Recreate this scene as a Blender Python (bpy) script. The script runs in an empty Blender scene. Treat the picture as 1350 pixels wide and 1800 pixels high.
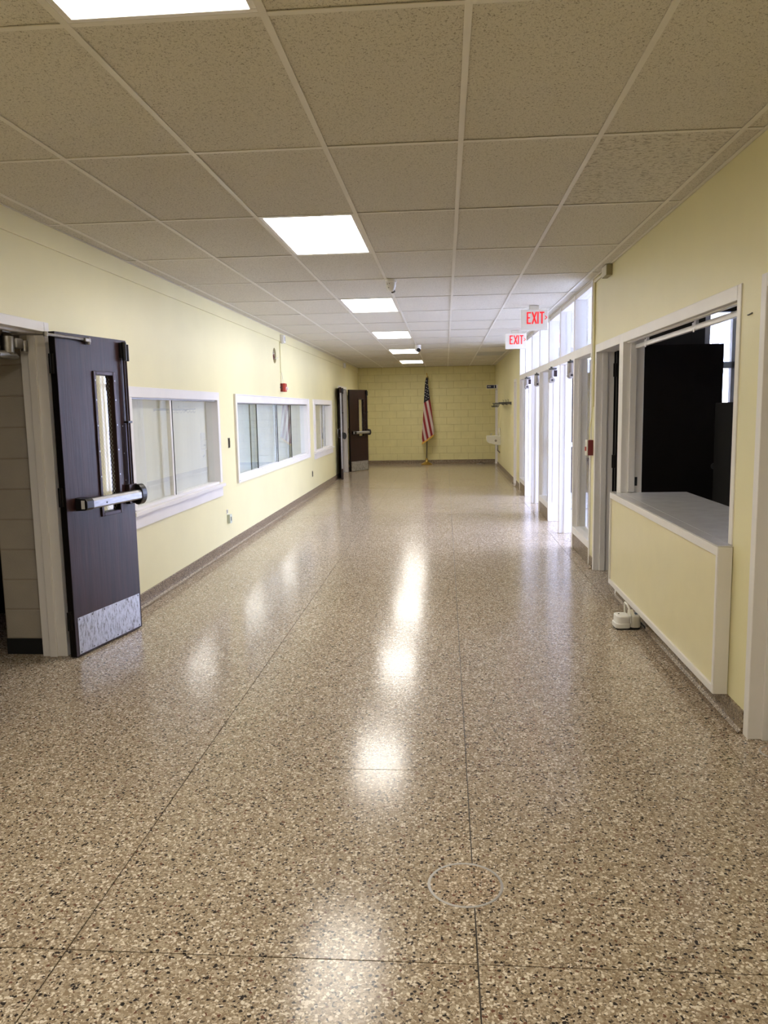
import bpy, bmesh, math, random
from mathutils import Matrix, Vector
random.seed(7)
S = bpy.context.scene
COL = S.collection

# ------------------------------------------------------------------ camera
CAM_F, CAM_YAW, CAM_PITCH, CAM_ROLL, CAM_H = 1385.77, -0.0794, -0.1291, -0.0184, 1.5613
def cam_setup():
    y, p, r = CAM_YAW, CAM_PITCH, CAM_ROLL
    fw = Vector((math.sin(y)*math.cos(p), math.cos(y)*math.cos(p), math.sin(p)))
    rt = Vector((math.cos(y), -math.sin(y), 0)); up = rt.cross(fw)
    rt2 = rt*math.cos(r) + up*math.sin(r); up2 = up*math.cos(r) - rt*math.sin(r)
    cd = bpy.data.cameras.new('camera'); co = bpy.data.objects.new('camera', cd); COL.objects.link(co)
    cd.sensor_fit = 'VERTICAL'; cd.sensor_height = 36; cd.sensor_width = 27
    cd.lens = CAM_F/1800*36; cd.clip_start = 0.05; cd.clip_end = 500
    m = Matrix((rt2, up2, -fw)).transposed().to_4x4(); m.translation = (0, 0, CAM_H)
    co.matrix_world = m; S.camera = co
cam_setup()

# ------------------------------------------------------------------ world, light, exposure
LAMP = 10.5            # troffer diffuser emission
SKY = 12.5             # overcast daylight
EXPOSURE = 0.9
w = bpy.data.worlds.new('sky'); S.world = w; w.use_nodes = True
bg = w.node_tree.nodes['Background']; bg.inputs[0].default_value = (0.60, 0.655, 1.0, 1); bg.inputs[1].default_value = SKY
S.view_settings.view_transform = 'Standard'; S.view_settings.look = 'None'
S.view_settings.exposure = EXPOSURE; S.view_settings.gamma = 1; S.view_settings.use_curve_mapping = False
S.cycles.use_denoising = True
S.cycles.max_bounces = 10; S.cycles.diffuse_bounces = 6; S.cycles.glossy_bounces = 5; S.cycles.transparent_max_bounces = 16
S.cycles.sample_clamp_indirect = 8.0
S.cycles.caustics_refractive = False
ld = bpy.data.lights.new('facade_sky_portal', 'AREA'); ld.shape = 'RECTANGLE'; ld.size = 7.3; ld.size_y = 2.7
ld.cycles.is_portal = True
lo = bpy.data.objects.new('facade_sky_portal', ld); COL.objects.link(lo)
lo.matrix_world = Matrix(((0, 0, 1, 4.68), (1, 0, 0, 11.42), (0, 1, 0, 1.37), (0, 0, 0, 1)))

# ------------------------------------------------------------------ dimensions
XL, XR, YF, YB, ZC = -2.4783, 1.4015, 22.6, -4.6, 2.7366
GX0, GY0, TW, TD = 0.0781, 3.71, 0.6096, 1.2192     # ceiling grid
FX0, FY0, FS = 0.0794, 2.0587, 1.2044               # terrazzo joints

# ------------------------------------------------------------------ materials
def mat(name):
    m = bpy.data.materials.new(name); m.use_nodes = True
    nt = m.node_tree; b = nt.nodes['Principled BSDF']
    return m, nt, b
def N(nt, t, **k):
    n = nt.nodes.new(t)
    for a, v in k.items(): setattr(n, a, v)
    return n
def ramp(nt, stops, interp='LINEAR'):
    r = N(nt, 'ShaderNodeValToRGB'); e = r.color_ramp; e.interpolation = interp
    while len(e.elements) < len(stops): e.elements.new(0.5)
    for el, (p, c) in zip(e.elements, stops):
        el.position = p; el.color = (*c, 1) if len(c) == 3 else c
    return r
def plain(name, col, rough=0.5, metal=0.0, var=0.06, nscale=6.0, bump=0.0, bscale=120.0, coat=0.0, stretch=None, spec=None):
    m, nt, b = mat(name)
    tc = N(nt, 'ShaderNodeNewGeometry'); vec = tc.outputs['Position']
    if stretch:
        mp = N(nt, 'ShaderNodeMapping'); mp.inputs['Scale'].default_value = stretch
        nt.links.new(vec, mp.inputs[0]); vec = mp.outputs[0]
    n = N(nt, 'ShaderNodeTexNoise'); n.inputs['Scale'].default_value = nscale; n.inputs['Detail'].default_value = 4
    nt.links.new(vec, n.inputs['Vector'])
    r = ramp(nt, [(0.3, [c*(1-var) for c in col]), (0.7, [min(1, c*(1+var)) for c in col])])
    nt.links.new(n.outputs[0], r.inputs[0]); nt.links.new(r.outputs[0], b.inputs['Base Color'])
    b.inputs['Roughness'].default_value = rough; b.inputs['Metallic'].default_value = metal
    if coat: b.inputs['Coat Weight'].default_value = coat; b.inputs['Coat Roughness'].default_value = 0.15
    if spec is not None: b.inputs['Specular IOR Level'].default_value = spec
    if bump:
        n2 = N(nt, 'ShaderNodeTexNoise'); n2.inputs['Scale'].default_value = bscale; n2.inputs['Detail'].default_value = 3
        nt.links.new(vec, n2.inputs['Vector'])
        bp = N(nt, 'ShaderNodeBump'); bp.inputs['Strength'].default_value = bump; bp.inputs['Distance'].default_value = 0.01
        nt.links.new(n2.outputs[0], bp.inputs['Height']); nt.links.new(bp.outputs[0], b.inputs['Normal'])
    return m
def terrazzo(name, tint=(1, 1, 1), rough=0.2, red=0.0):
    m, nt, b = mat(name)
    g = N(nt, 'ShaderNodeNewGeometry'); P = g.outputs['Position']
    wn = N(nt, 'ShaderNodeTexNoise'); wn.inputs['Scale'].default_value = 60; nt.links.new(P, wn.inputs['Vector'])
    ma = N(nt, 'ShaderNodeVectorMath', operation='MULTIPLY_ADD'); ma.inputs[1].default_value = (0.012,)*3
    nt.links.new(wn.outputs['Color'], ma.inputs[0]); nt.links.new(P, ma.inputs[2]); Q = ma.outputs[0]
    def layer(scale, stops):
        v = N(nt, 'ShaderNodeTexVoronoi'); v.inputs['Scale'].default_value = scale
        nt.links.new(Q, v.inputs['Vector'])
        s = N(nt, 'ShaderNodeSeparateColor'); nt.links.new(v.outputs['Color'], s.inputs[0])
        r = ramp(nt, stops, 'CONSTANT'); nt.links.new(s.outputs[0], r.inputs[0])
        return v, s, r
    T = lambda c: tuple(min(1, a*t) for a, t in zip(c, tint))
    _, _, fine = layer(215, [(0, T((0.11, 0.085, 0.06))), (0.10, T((0.27, 0.205, 0.13))), (0.38, T((0.36, 0.275, 0.175))), (0.70, T((0.50, 0.40, 0.27))), (0.90, T((0.68, 0.58, 0.43)))])
    v, s, big = layer(112, [(0, T((0.035, 0.028, 0.024))), (0.13, T((0.16+red, 0.075, 0.045))), (0.17+red, T((0.29, 0.215, 0.135))), (0.48, T((0.45, 0.36, 0.245))), (0.78, T((0.74, 0.65, 0.50)))])
    # chips cover about half the ground, picked by a second random channel
    gt = N(nt, 'ShaderNodeMath', operation='GREATER_THAN'); gt.inputs[1].default_value = 0.33; nt.links.new(s.outputs[1], gt.inputs[0])
    lt = N(nt, 'ShaderNodeMath', operation='LESS_THAN'); lt.inputs[1].default_value = 0.58; nt.links.new(v.outputs['Distance'], lt.inputs[0])
    mu = N(nt, 'ShaderNodeMath', operation='MULTIPLY'); nt.links.new(gt.outputs[0], mu.inputs[0]); nt.links.new(lt.outputs[0], mu.inputs[1])
    mx = N(nt, 'ShaderNodeMix', data_type='RGBA'); nt.links.new(mu.outputs[0], mx.inputs['Factor'])
    nt.links.new(fine.outputs[0], mx.inputs['A']); nt.links.new(big.outputs[0], mx.inputs['B'])
    # broad wear variation
    n = N(nt, 'ShaderNodeTexNoise'); n.inputs['Scale'].default_value = 0.9; n.inputs['Detail'].default_value = 5; nt.links.new(P, n.inputs['Vector'])
    rr = ramp(nt, [(0.3, (0.93,)*3), (0.7, (1.0,)*3)]); nt.links.new(n.outputs[0], rr.inputs[0])
    m2 = N(nt, 'ShaderNodeMix', data_type='RGBA', blend_type='MULTIPLY'); m2.inputs['Factor'].default_value = 1
    nt.links.new(mx.outputs['Result'], m2.inputs['A']); nt.links.new(rr.outputs[0], m2.inputs['B'])
    nt.links.new(m2.outputs['Result'], b.inputs['Base Color'])
    r2 = ramp(nt, [(0.3, (rough*0.95,)*3), (0.75, (rough*1.1,)*3)]); nt.links.new(n.outputs[0], r2.inputs[0])
    nt.links.new(r2.outputs[0], b.inputs['Roughness'])
    b.inputs['Specular IOR Level'].default_value = 0.22
    return m
def tile_mat(name, coarse=False):
    m, nt, b = mat(name)
    g = N(nt, 'ShaderNodeNewGeometry'); P = g.outputs['Position']
    mp = N(nt, 'ShaderNodeMapping'); mp.inputs['Scale'].default_value = (0.45, 1, 1) if coarse else (1, 0.8, 1); nt.links.new(P, mp.inputs[0])
    n = N(nt, 'ShaderNodeTexNoise'); n.inputs['Scale'].default_value = 85 if coarse else 140; n.inputs['Detail'].default_value = 2; n.inputs['Distortion'].default_value = 1.2
    nt.links.new(mp.outputs[0], n.inputs['Vector'])
    lo_ = (0.36, 0.33, 0.27); hi = (0.70, 0.665, 0.585)
    r = ramp(nt, [(0.33 if not coarse else 0.36, lo_), (0.44 if not coarse else 0.47, hi)]); nt.links.new(n.outputs[0], r.inputs[0])
    n3 = N(nt, 'ShaderNodeTexNoise'); n3.inputs['Scale'].default_value = 300; nt.links.new(P, n3.inputs['Vector'])
    r3 = ramp(nt, [(0.35, (0.9,)*3), (0.65, (1.04,)*3)]); nt.links.new(n3.outputs[0], r3.inputs[0])
    mx = N(nt, 'ShaderNodeMix', data_type='RGBA', blend_type='MULTIPLY'); mx.inputs['Factor'].default_value = 1
    nt.links.new(r.outputs[0], mx.inputs['A']); nt.links.new(r3.outputs[0], mx.inputs['B'])
    nt.links.new(mx.outputs['Result'], b.inputs['Base Color'])
    bp = N(nt, 'ShaderNodeBump'); bp.inputs['Strength'].default_value = 0.5; bp.inputs['Distance'].default_value = 0.004
    nt.links.new(r.outputs[0], bp.inputs['Height']); nt.links.new(bp.outputs[0], b.inputs['Normal'])
    b.inputs['Roughness'].default_value = 0.9; b.inputs['Specular IOR Level'].default_value = 0.2
    return m
def glass(name, tint=(0.97, 0.985, 0.975), ior=1.5, rough=0.0):
    m = bpy.data.materials.new(name); m.use_nodes = True; nt = m.node_tree
    nt.nodes.remove(nt.nodes['Principled BSDF']); out = nt.nodes['Material Output']
    tr = N(nt, 'ShaderNodeBsdfTransparent'); tr.inputs[0].default_value = (*tint, 1)
    gl = N(nt, 'ShaderNodeBsdfGlossy'); gl.inputs['Roughness'].default_value = rough; gl.inputs[0].default_value = (1, 1, 1, 1)
    geo = N(nt, 'ShaderNodeNewGeometry')
    io = N(nt, 'ShaderNodeMix'); io.inputs['A'].default_value = ior; io.inputs['B'].default_value = 1/ior
    nt.links.new(geo.outputs['Backfacing'], io.inputs['Factor'])
    fr = N(nt, 'ShaderNodeFresnel'); nt.links.new(io.outputs['Result'], fr.inputs['IOR'])
    mx = N(nt, 'ShaderNodeMixShader'); nt.links.new(fr.outputs[0], mx.inputs[0]); nt.links.new(tr.outputs[0], mx.inputs[1]); nt.links.new(gl.outputs[0], mx.inputs[2])
    nt.links.new(mx.outputs[0], out.inputs[0])
    return m
def emit(name, col, strength, base=(0.9, 0.9, 0.9)):
    m, nt, b = mat(name)
    b.inputs['Base Color'].default_value = (*base, 1); b.inputs['Emission Color'].default_value = (*col, 1); b.inputs['Emission Strength'].default_value = strength
    g = N(nt, 'ShaderNodeNewGeometry'); wv = N(nt, 'ShaderNodeTexNoise'); wv.inputs['Scale'].default_value = 90; nt.links.new(g.outputs[0], wv.inputs['Vector'])
    r = ramp(nt, [(0.3, [c*0.9 for c in base]), (0.7, base)]); nt.links.new(wv.outputs[0], r.inputs[0]); nt.links.new(r.outputs[0], b.inputs['Base Color'])
    return m
def flag_mat():
    m, nt, b = mat('flag_cloth')
    uv = N(nt, 'ShaderNodeUVMap', uv_map='print'); s = N(nt, 'ShaderNodeSeparateXYZ'); nt.links.new(uv.outputs[0], s.inputs[0])
    def M(op, a, c):
        n = N(nt, 'ShaderNodeMath', operation=op)
        for i, v in enumerate((a, c)):
            if v is None: continue
            if isinstance(v, (int, float)): n.inputs[i].default_value = v
            else: nt.links.new(v, n.inputs[i])
        return n.outputs[0]
    x, y = s.outputs[0], s.outputs[1]           # units of 1/1000
    ph = M('DIVIDE', M('SUBTRACT', M('SUBTRACT', x, M('MULTIPLY', M('SUBTRACT', y, 0.670), 0.2)), 0.285), 0.085)
    st = M('LESS_THAN', M('FRACT', M('ADD', ph, 20.0), None), 0.5)
    can = M('LESS_THAN', M('ADD', y, M('MULTIPLY', M('SUBTRACT', x, 0.285), 0.524)), 0.670)
    a = N(nt, 'ShaderNodeMix', data_type='RGBA'); nt.links.new(st, a.inputs['Factor'])
    a.inputs['A'].default_value = (0.58, 0.48, 0.46, 1); a.inputs['B'].default_value = (0.23, 0.012, 0.018, 1)
    c = N(nt, 'ShaderNodeMix', data_type='RGBA'); nt.links.new(can, c.inputs['Factor'])
    nt.links.new(a.outputs['Result'], c.inputs['A']); c.inputs['B'].default_value = (0.004, 0.005, 0.014, 1)
    nt.links.new(c.outputs['Result'], b.inputs['Base Color']); b.inputs['Roughness'].default_value = 0.75
    return m
YEL = (0.79, 0.735, 0.44)
M_ = dict(
    wall=plain('yellow_wall_paint', YEL, 0.38, var=0.03, nscale=1.6, bump=0.06, bscale=160),
    block=plain('yellow_block_paint', (0.70, 0.64, 0.33), 0.55, var=0.04, nscale=5, bump=0.12, bscale=220),
    joint=plain('yellow_mortar', (0.56, 0.50, 0.25), 0.8),
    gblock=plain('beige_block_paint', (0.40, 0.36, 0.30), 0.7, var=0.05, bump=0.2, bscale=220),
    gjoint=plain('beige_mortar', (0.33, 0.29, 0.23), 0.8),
    white=plain('white_trim_paint', (0.80, 0.775, 0.755), 0.34, var=0.03, nscale=3, bump=0.03, bscale=90),
    greyw=plain('beige_frame_paint', (0.56, 0.52, 0.44), 0.4, var=0.05, nscale=3),
    floor=terrazzo('terrazzo', tint=(1.06, 1.09, 1.20), rough=0.165),
    floord=terrazzo('terrazzo_infill', tint=(1.08, 1.07, 1.15), rough=0.24, red=0.015),
    base=terrazzo('terrazzo_base', tint=(0.62, 0.60, 0.60), rough=0.35),
    fjoint=plain('joint_strip', (0.05, 0.038, 0.027), 0.5),
    tile=tile_mat('ceiling_tile'), tile2=tile_mat('ceiling_tile_coarse', True),
    grid=plain('grid_enamel', (0.76, 0.73, 0.66), 0.45, var=0.03),
    plenum=plain('plenum', (0.10, 0.09, 0.08), 0.9),
    lamp=emit('diffuser', (1.0, 0.945, 0.865), LAMP),
    door=plain('dark_brown_door', (0.030, 0.012, 0.011), 0.36, var=0.45, nscale=4, stretch=(7, 7, 0.5), bump=0.08, bscale=9, spec=0.36),
    doorb=plain('reddish_brown_door', (0.022, 0.008, 0.005), 0.42, var=0.3, nscale=5, stretch=(6, 6, 0.5), spec=0.3),
    edge=plain('edge_and_backlit_leaf', (0.006, 0.004, 0.003), 0.5, spec=0.25),  # black door edges; also carries the backlit shade of the office leaf
    black=plain('black_plastic', (0.008, 0.008, 0.009), 0.3),
    dark=plain('painted_dark', (0.008, 0.007, 0.006), 0.8, spec=0.15),  # near-black colour standing for shade in unlit spaces and holes
    offw=plain('painted_dim_office_wall', (0.04, 0.036, 0.03), 0.8),  # dark colour keeps the office dim; room shade painted in
    offc=plain('office_ceiling', (0.72, 0.72, 0.72), 0.20, var=0.03, nscale=8, spec=0.6),
    steel=plain('brushed_steel', (0.44, 0.44, 0.46), 0.40, 1.0, var=0.12, nscale=14, stretch=(1, 1, 6)),
    kick=None,
    dsteel=plain('dull_steel', (0.30, 0.28, 0.25), 0.4, 1.0, var=0.15, nscale=20),
    gun=plain('gunmetal', (0.10, 0.10, 0.09), 0.45, 0.7),
    rod=plain('dark_bronze', (0.045, 0.030, 0.032), 0.3, 0.6),
    brass=plain('brass', (0.55, 0.38, 0.12), 0.30, 1.0),
    gold=plain('gold_fringe', (0.62, 0.36, 0.06), 0.7, bump=0.3, bscale=90),
    glass=glass('window_glass'), glassg=glass('green_window_glass', (0.94, 0.97, 0.965)), wire=glass('wired_glass', (0.93, 0.92, 0.86)),
    blind=plain('white_shade', (0.84, 0.83, 0.80), 0.8, var=0.05, nscale=2, stretch=(1, 3, 0.2)),
    gedge=plain('glass_edge', (0.02, 0.035, 0.032), 0.2),
    red=plain('red_alarm_plastic', (0.42, 0.035, 0.022), 0.35),
    dred=plain('dark_red_box', (0.16, 0.010, 0.012), 0.35),
    closerg=plain('closer_grey', (0.38, 0.35, 0.32), 0.4, 0.3),
    cream=plain('cream_plastic', (0.72, 0.69, 0.60), 0.4),
    olive=plain('olive_box', (0.30, 0.27, 0.16), 0.5),
    plast=plain('white_plastic', (0.82, 0.81, 0.79), 0.35, var=0.02),
    outlet=plain('pale_outlet', (0.60, 0.66, 0.58), 0.4),
    exitred=emit('exit_letter', (1.0, 0.03, 0.03), 0.28, (0.80, 0.02, 0.03)),
    sign=plain('sign_body', (0.88, 0.85, 0.77), 0.4, var=0.02),
    navy=plain('navy_sign', (0.010, 0.014, 0.05), 0.4),
    porc=plain('fountain_enamel', (0.74, 0.72, 0.66), 0.2),
    ctop=plain('counter_laminate', (0.60, 0.58, 0.55), 0.22, var=0.05, nscale=9, spec=0.6),
    panel=plain('yellow_panel', (0.78, 0.71, 0.43), 0.30, var=0.02),
    vent=plain('grey_grille', (0.44, 0.43, 0.41), 0.5),
    vwall=plain('vestibule_white', (0.80, 0.80, 0.82), 0.5, var=0.02),
    conc=plain('concrete', (0.62, 0.60, 0.57), 0.8, var=0.1),
    blue=plain('blue_grey_lens', (0.10, 0.16, 0.22), 0.15),
    ring=plain('zinc_ring', (0.46, 0.44, 0.42), 0.35, 0.6),
    pale=plain('pale_vestibule_floor', (0.70, 0.72, 0.76), 0.35, var=0.04),  # made pale to bounce daylight up to the corridor ceiling
    matb=plain('black_mat', (0.006, 0.006, 0.006), 0.8),
    dwood=plain('dark_pole', (0.020, 0.008, 0.006), 0.35),
    flag=flag_mat(), starw=plain('star_white', (0.75, 0.74, 0.72), 0.7),
)
def kick_mat():
    m, nt, b = mat('scuffed_kick_plate')
    g = N(nt, 'ShaderNodeNewGeometry'); mp = N(nt, 'ShaderNodeMapping'); mp.inputs['Scale'].default_value = (8, 8, 3); nt.links.new(g.outputs[0], mp.inputs[0])
    n = N(nt, 'ShaderNodeTexNoise'); n.inputs['Scale'].default_value = 7; n.inputs['Detail'].default_value = 8; n.inputs['Roughness'].default_value = 0.75; nt.links.new(mp.outputs[0], n.inputs['Vector'])
    r = ramp(nt, [(0.36, (0.16, 0.15, 0.13)), (0.5, (0.52, 0.52, 0.53)), (0.7, (0.66, 0.67, 0.70))]); nt.links.new(n.outputs[0], r.inputs[0]); nt.links.new(r.outputs[0], b.inputs['Base Color'])
    b.inputs['Metallic'].default_value = 0.9; b.inputs['Roughness'].default_value = 0.42
    return m
M_['kick'] = kick_mat()

# ------------------------------------------------------------------ mesh helpers
class MB:
    def __init__(s): s.bm = bmesh.new()
    def box(s, x0, x1, y0, y1, z0, z1):
        x0, x1 = sorted((x0, x1)); y0, y1 = sorted((y0, y1)); z0, z1 = sorted((z0, z1))
        v = [s.bm.verts.new(c) for c in ((x0,y0,z0),(x1,y0,z0),(x1,y1,z0),(x0,y1,z0),(x0,y0,z1),(x1,y0,z1),(x1,y1,z1),(x0,y1,z1))]
        for f in ((0,3,2,1),(4,5,6,7),(0,1,5,4),(1,2,6,5),(2,3,7,6),(3,0,4,7)): s.bm.faces.new([v[i] for i in f])
        return s
    def prism(s, poly, axis, a, b):
        # poly: list of 2D points; axis 0/1/2 = extrusion axis, from a to b
        def P(p, t):
            c = list(p); c.insert(axis, t); return c
        A = [s.bm.verts.new(P(p, a)) for p in poly]; B = [s.bm.verts.new(P(p, b)) for p in poly]
        n = len(poly); s.bm.faces.new(A[::-1]); s.bm.faces.new(B)
        for i in range(n): s.bm.faces.new((A[i], A[(i+1)%n], B[(i+1)%n], B[i]))
        return s
    def cyl(s, p0, p1, r, r1=None, n=16):
        return s.tube([p0, p1], r, n, r1)
    def tube(s, pts, r, n=10, r1=None):
        pts = [Vector(p) for p in pts]; rings = []
        k = len(pts)
        for i, p in enumerate(pts):
            d = (pts[min(i+1, k-1)] - pts[max(i-1, 0)]).normalized()
            a = d.cross(Vector((0, 0, 1)))
            if a.length < 1e-4: a = Vector((1, 0, 0))
            a.normalize(); b = d.cross(a)
            rr = r if r1 is None else r + (r1-r)*i/(k-1)
            rings.append([s.bm.verts.new(p + (a*math.cos(2*math.pi*j/n) + b*math.sin(2*math.pi*j/n))*rr) for j in range(n)])
        for i in range(k-1):
            for j in range(n):
                s.bm.faces.new((rings[i][j], rings[i][(j+1)%n], rings[i+1][(j+1)%n], rings[i+1][j]))
        s.bm.faces.new(rings[0][::-1]); s.bm.faces.new(rings[-1])
        return s
    def lathe(s, prof, c, n=28):
        # prof: list of (r, z); closed at the ends
        rings = []
        for r, z in prof:
            rings.append([s.bm.verts.new((c[0]+r*math.cos(2*math.pi*j/n), c[1]+r*math.sin(2*math.pi*j/n), c[2]+z)) for j in range(n)])
        for i in range(len(prof)-1):
            for j in range(n): s.bm.faces.new((rings[i][j], rings[i][(j+1)%n], rings[i+1][(j+1)%n], rings[i+1][j]))
        s.bm.faces.new(rings[0][::-1]); s.bm.faces.new(rings[-1])
        return s
    def mesh(s, name, m, smooth=False):
        bmesh.ops.recalc_face_normals(s.bm, faces=s.bm.faces)
        me = bpy.data.meshes.new(name); s.bm.to_mesh(me); s.bm.free(); me.materials.append(m)
        if smooth:
            for p in me.polygons: p.use_smooth = True
        return me
    def build(s, name, m, parent=None, bevel=0, smooth=False):
        me = s.mesh(name, m, smooth)
        if smooth: me.set_sharp_from_angle(angle=math.radians(40))
        return link(name, me, parent, bevel)
def link(name, me, parent=None, bevel=0):
    o = bpy.data.objects.new(name, me); COL.objects.link(o)
    if parent: o.parent = parent
    if bevel:
        b = o.modifiers.new('bevel', 'BEVEL'); b.width = bevel; b.segments = 2; b.limit_method = 'ANGLE'
    return o
def tag(o, label, cat, kind=None, group=None):
    o['label'] = label; o['category'] = cat
    if kind: o['kind'] = kind
    if group: o['group'] = group
    return o
def empty(name, label, cat, loc=(0, 0, 0), rz=0.0, kind=None, group=None):
    o = bpy.data.objects.new(name, None); o.empty_display_size = 0.1; COL.objects.link(o)
    o.location = loc; o.rotation_euler = (0, 0, rz)
    return tag(o, label, cat, kind, group)
def copy_part(o, parent, loc=None):
    c = o.copy(); COL.objects.link(c); c.parent = parent
    if loc is not None: c.location = loc
    return c
def box(name, m, parent, *a, bevel=0):
    return MB().box(*a).build(name, m, parent, bevel)

# ================================================================== FLOOR
fl = tag(MB().box(XL-0.15, XR+0.15, YB-0.1, YF+0.1, -0.12, -0.006).build('floor', M_['fjoint']), 'speckled beige terrazzo corridor floor with thin dark joints', 'floor', 'structure')
jg = 0.0021
fxs = [XL-0.15, FX0-2*FS, FX0-FS, FX0, FX0+FS, XR+0.15]
fys = [YB-0.1] + [FY0+FS*k for k in range(-5, 17)] + [YF+0.1]
pm = {}
for i in range(len(fxs)-1):
    for j in range(len(fys)-1):
        W = round(fxs[i+1]-fxs[i]-2*jg, 4); D = round(fys[j+1]-fys[j]-2*jg, 4)
        if (W, D) not in pm: pm[(W, D)] = MB().box(-W/2, W/2, -D/2, D/2, -0.012, 0).mesh('terrazzo_panel', M_['floor'])
        o = link('terrazzo_panel', pm[(W, D)], fl); o.location = ((fxs[i]+fxs[i+1])/2, (fys[j]+fys[j+1])/2, 0)

# ================================================================== CEILING
ce = tag(MB().box(-5.2, 4.8, YB-0.1, YF+0.2, 2.95, 3.1).build('ceiling', M_['plenum']), 'suspended ceiling of fissured beige tiles in a metal grid', 'ceiling', 'structure')
cxs = [XL] + [GX0+TW*i for i in range(-4, 3)] + [XR]
cys = [GY0+TD*k for k in range(-7, 16)] + [YF]
cys = [y for y in cys if y > YB] ; cys = [YB] + cys
LIGHT_ROWS = (-5, -2, 1, 4, 7, 10, 13)
tw = 0.012                                     # half a tee flange
tm = {}
def tile_mesh(W, D, m, key):
    k = (round(W, 4), round(D, 4), key)
    if k not in tm: tm[k] = MB().box(-W/2, W/2, -D/2, D/2, 0, 0.016).mesh('ceiling_tile', m)
    return tm[k]
for i in range(len(cxs)-1):
    for j in range(len(cys)-1):
        x0, x1, y0, y1 = cxs[i], cxs[i+1], cys[j], cys[j+1]
        row = round((y0-GY0)/TD) if j else -99; colm = round((x0-GX0)/TW) if i else -5
        if colm == -2 and row in LIGHT_ROWS: continue
        if colm == 1 and row == 11: continue
        coarse = (colm == 1 and row == 0)
        o = link('ceiling_tile', tile_mesh(x1-x0-0.004, y1-y0-0.004, M_['tile2'] if coarse else M_['tile'], coarse), ce)
        o.location = ((x0+x1)/2 + random.uniform(-.001, .001), (y0+y1)/2 + random.uniform(-.001, .001), ZC+0.0045+random.uniform(0, .002))
        o.rotation_euler = (random.uniform(-.0012, .0012), random.uniform(-.001, .001), 0)
for x in cxs[1:-1]:
    MB().box(x-tw, x+tw, YB, YF, ZC, ZC+0.003).box(x-0.002, x+0.002, YB, YF, ZC+0.003, ZC+0.04).build('grid_runner', M_['grid'], ce)
for x, s in ((XL, 1), (XR, -1)):
    MB().box(x, x+s*0.022, YB, YF, ZC, ZC+0.003).box(x, x+s*0.002, YB, YF, ZC, ZC+0.03).build('wall_angle', M_['grid'], ce)
cm = {}
for i in range(len(cxs)-1):
    W = cxs[i+1]-cxs[i]-2*tw; k = round(W, 4)
    if k not in cm: cm[k] = MB().box(-W/2, W/2, -tw, tw, 0.0008, 0.0035).box(-W/2, W/2, -0.002, 0.002, 0.003, 0.035).mesh('cross_tee', M_['grid'])
    for y in cys[1:-1]:
        o = link('cross_tee', cm[k], ce); o.location = ((cxs[i]+cxs[i+1])/2, y, ZC)

# ================================================================== WALLS
def wall(name, label, m, rects, x0, x1, extra=None):
    b = MB()
    for y0, y1, z0, z1 in rects: b.box(x0, x1, y0, y1, z0, z1)
    if extra: extra(b)
    return tag(b.build(name, m), label, 'wall', 'structure')
ZT = 2.95
D1A, D1B, DH = 3.28, 4.87, 2.137        # left doorway near
D2A, D2B = 18.36, 19.95                 # left doorway far
HOLE = (11.54, 2.372, 0.112)
def hole_patch(b):
    yc, zc, r = HOLE; y0, y1, z0, z1 = 11.3, 11.8, 2.13, 2.60; n = 32
    ring, outr, inn = [], [], []
    for k in range(n):
        a = 2*math.pi*k/n; c, s_ = math.cos(a), math.sin(a)
        t = min((y1-yc)/c if c > 1e-6 else ((y0-yc)/c if c < -1e-6 else 9), (z1-zc)/s_ if s_ > 1e-6 else ((z0-zc)/s_ if s_ < -1e-6 else 9))
        ring.append(b.bm.verts.new((XL, yc+r*c, zc+r*s_))); outr.append(b.bm.verts.new((XL, yc+t*c, zc+t*s_))); inn.append(b.bm.verts.new((XL-0.1, yc+r*c, zc+r*s_)))
    for k in range(n):
        j = (k+1) % n
        b.bm.faces.new((ring[k], ring[j], outr[j], outr[k])); b.bm.faces.new((ring[k], inn[k], inn[j], ring[j]))
    for yy, zz in ((y0, z0), (y0, z1), (y1, z0), (y1, z1)):      # corner slivers
        ks = sorted(range(n), key=lambda k: (outr[k].co.y-yy)**2+(outr[k].co.z-zz)**2)[:2]
        c = b.bm.verts.new((XL, yy, zz))
        try: b.bm.faces.new((outr[ks[0]], outr[ks[1]], c))
        except ValueError: pass
    b.box(XL-0.152, XL-0.1, y0, y1, z0, z1)
W1 = (6.05, 8.47, 0.78, 1.71); W2 = (9.20, 14.12, 0.77, 1.70); W3 = (14.90, 17.10, 0.74, 1.70)
rl = [(YB, D1A, 0, ZT), (D1A, D1B, DH, ZT), (D1B, W1[0], 0, ZT)]
for (a, b_, c, d), nxt in ((W1, W2[0]), (W2, W3[0]), (W3, D2A)):
    if a == W2[0]:
        rl += [(a, b_, 0, c), (a, b_, d, 2.13), (a, b_, 2.60, ZT), (a, 11.3, 2.13, 2.60), (11.8, b_, 2.13, 2.60)]
    else: rl += [(a, b_, 0, c), (a, b_, d, ZT)]
    rl += [(b_, nxt, 0, ZT)]
rl += [(D2A, D2B, DH, ZT), (D2B, YF, 0, ZT)]
wall('wall_left', 'pale yellow painted left wall with windows along the corridor', M_['wall'], rl, XL-0.15, XL, hole_patch)
tag(box('trim_1', M_['wall'], None, XL, XL+0.014, YB, YF, 2.605, ZC, bevel=0.003), 'yellow flat board running along the top of the left wall', 'trim', 'structure')

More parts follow.
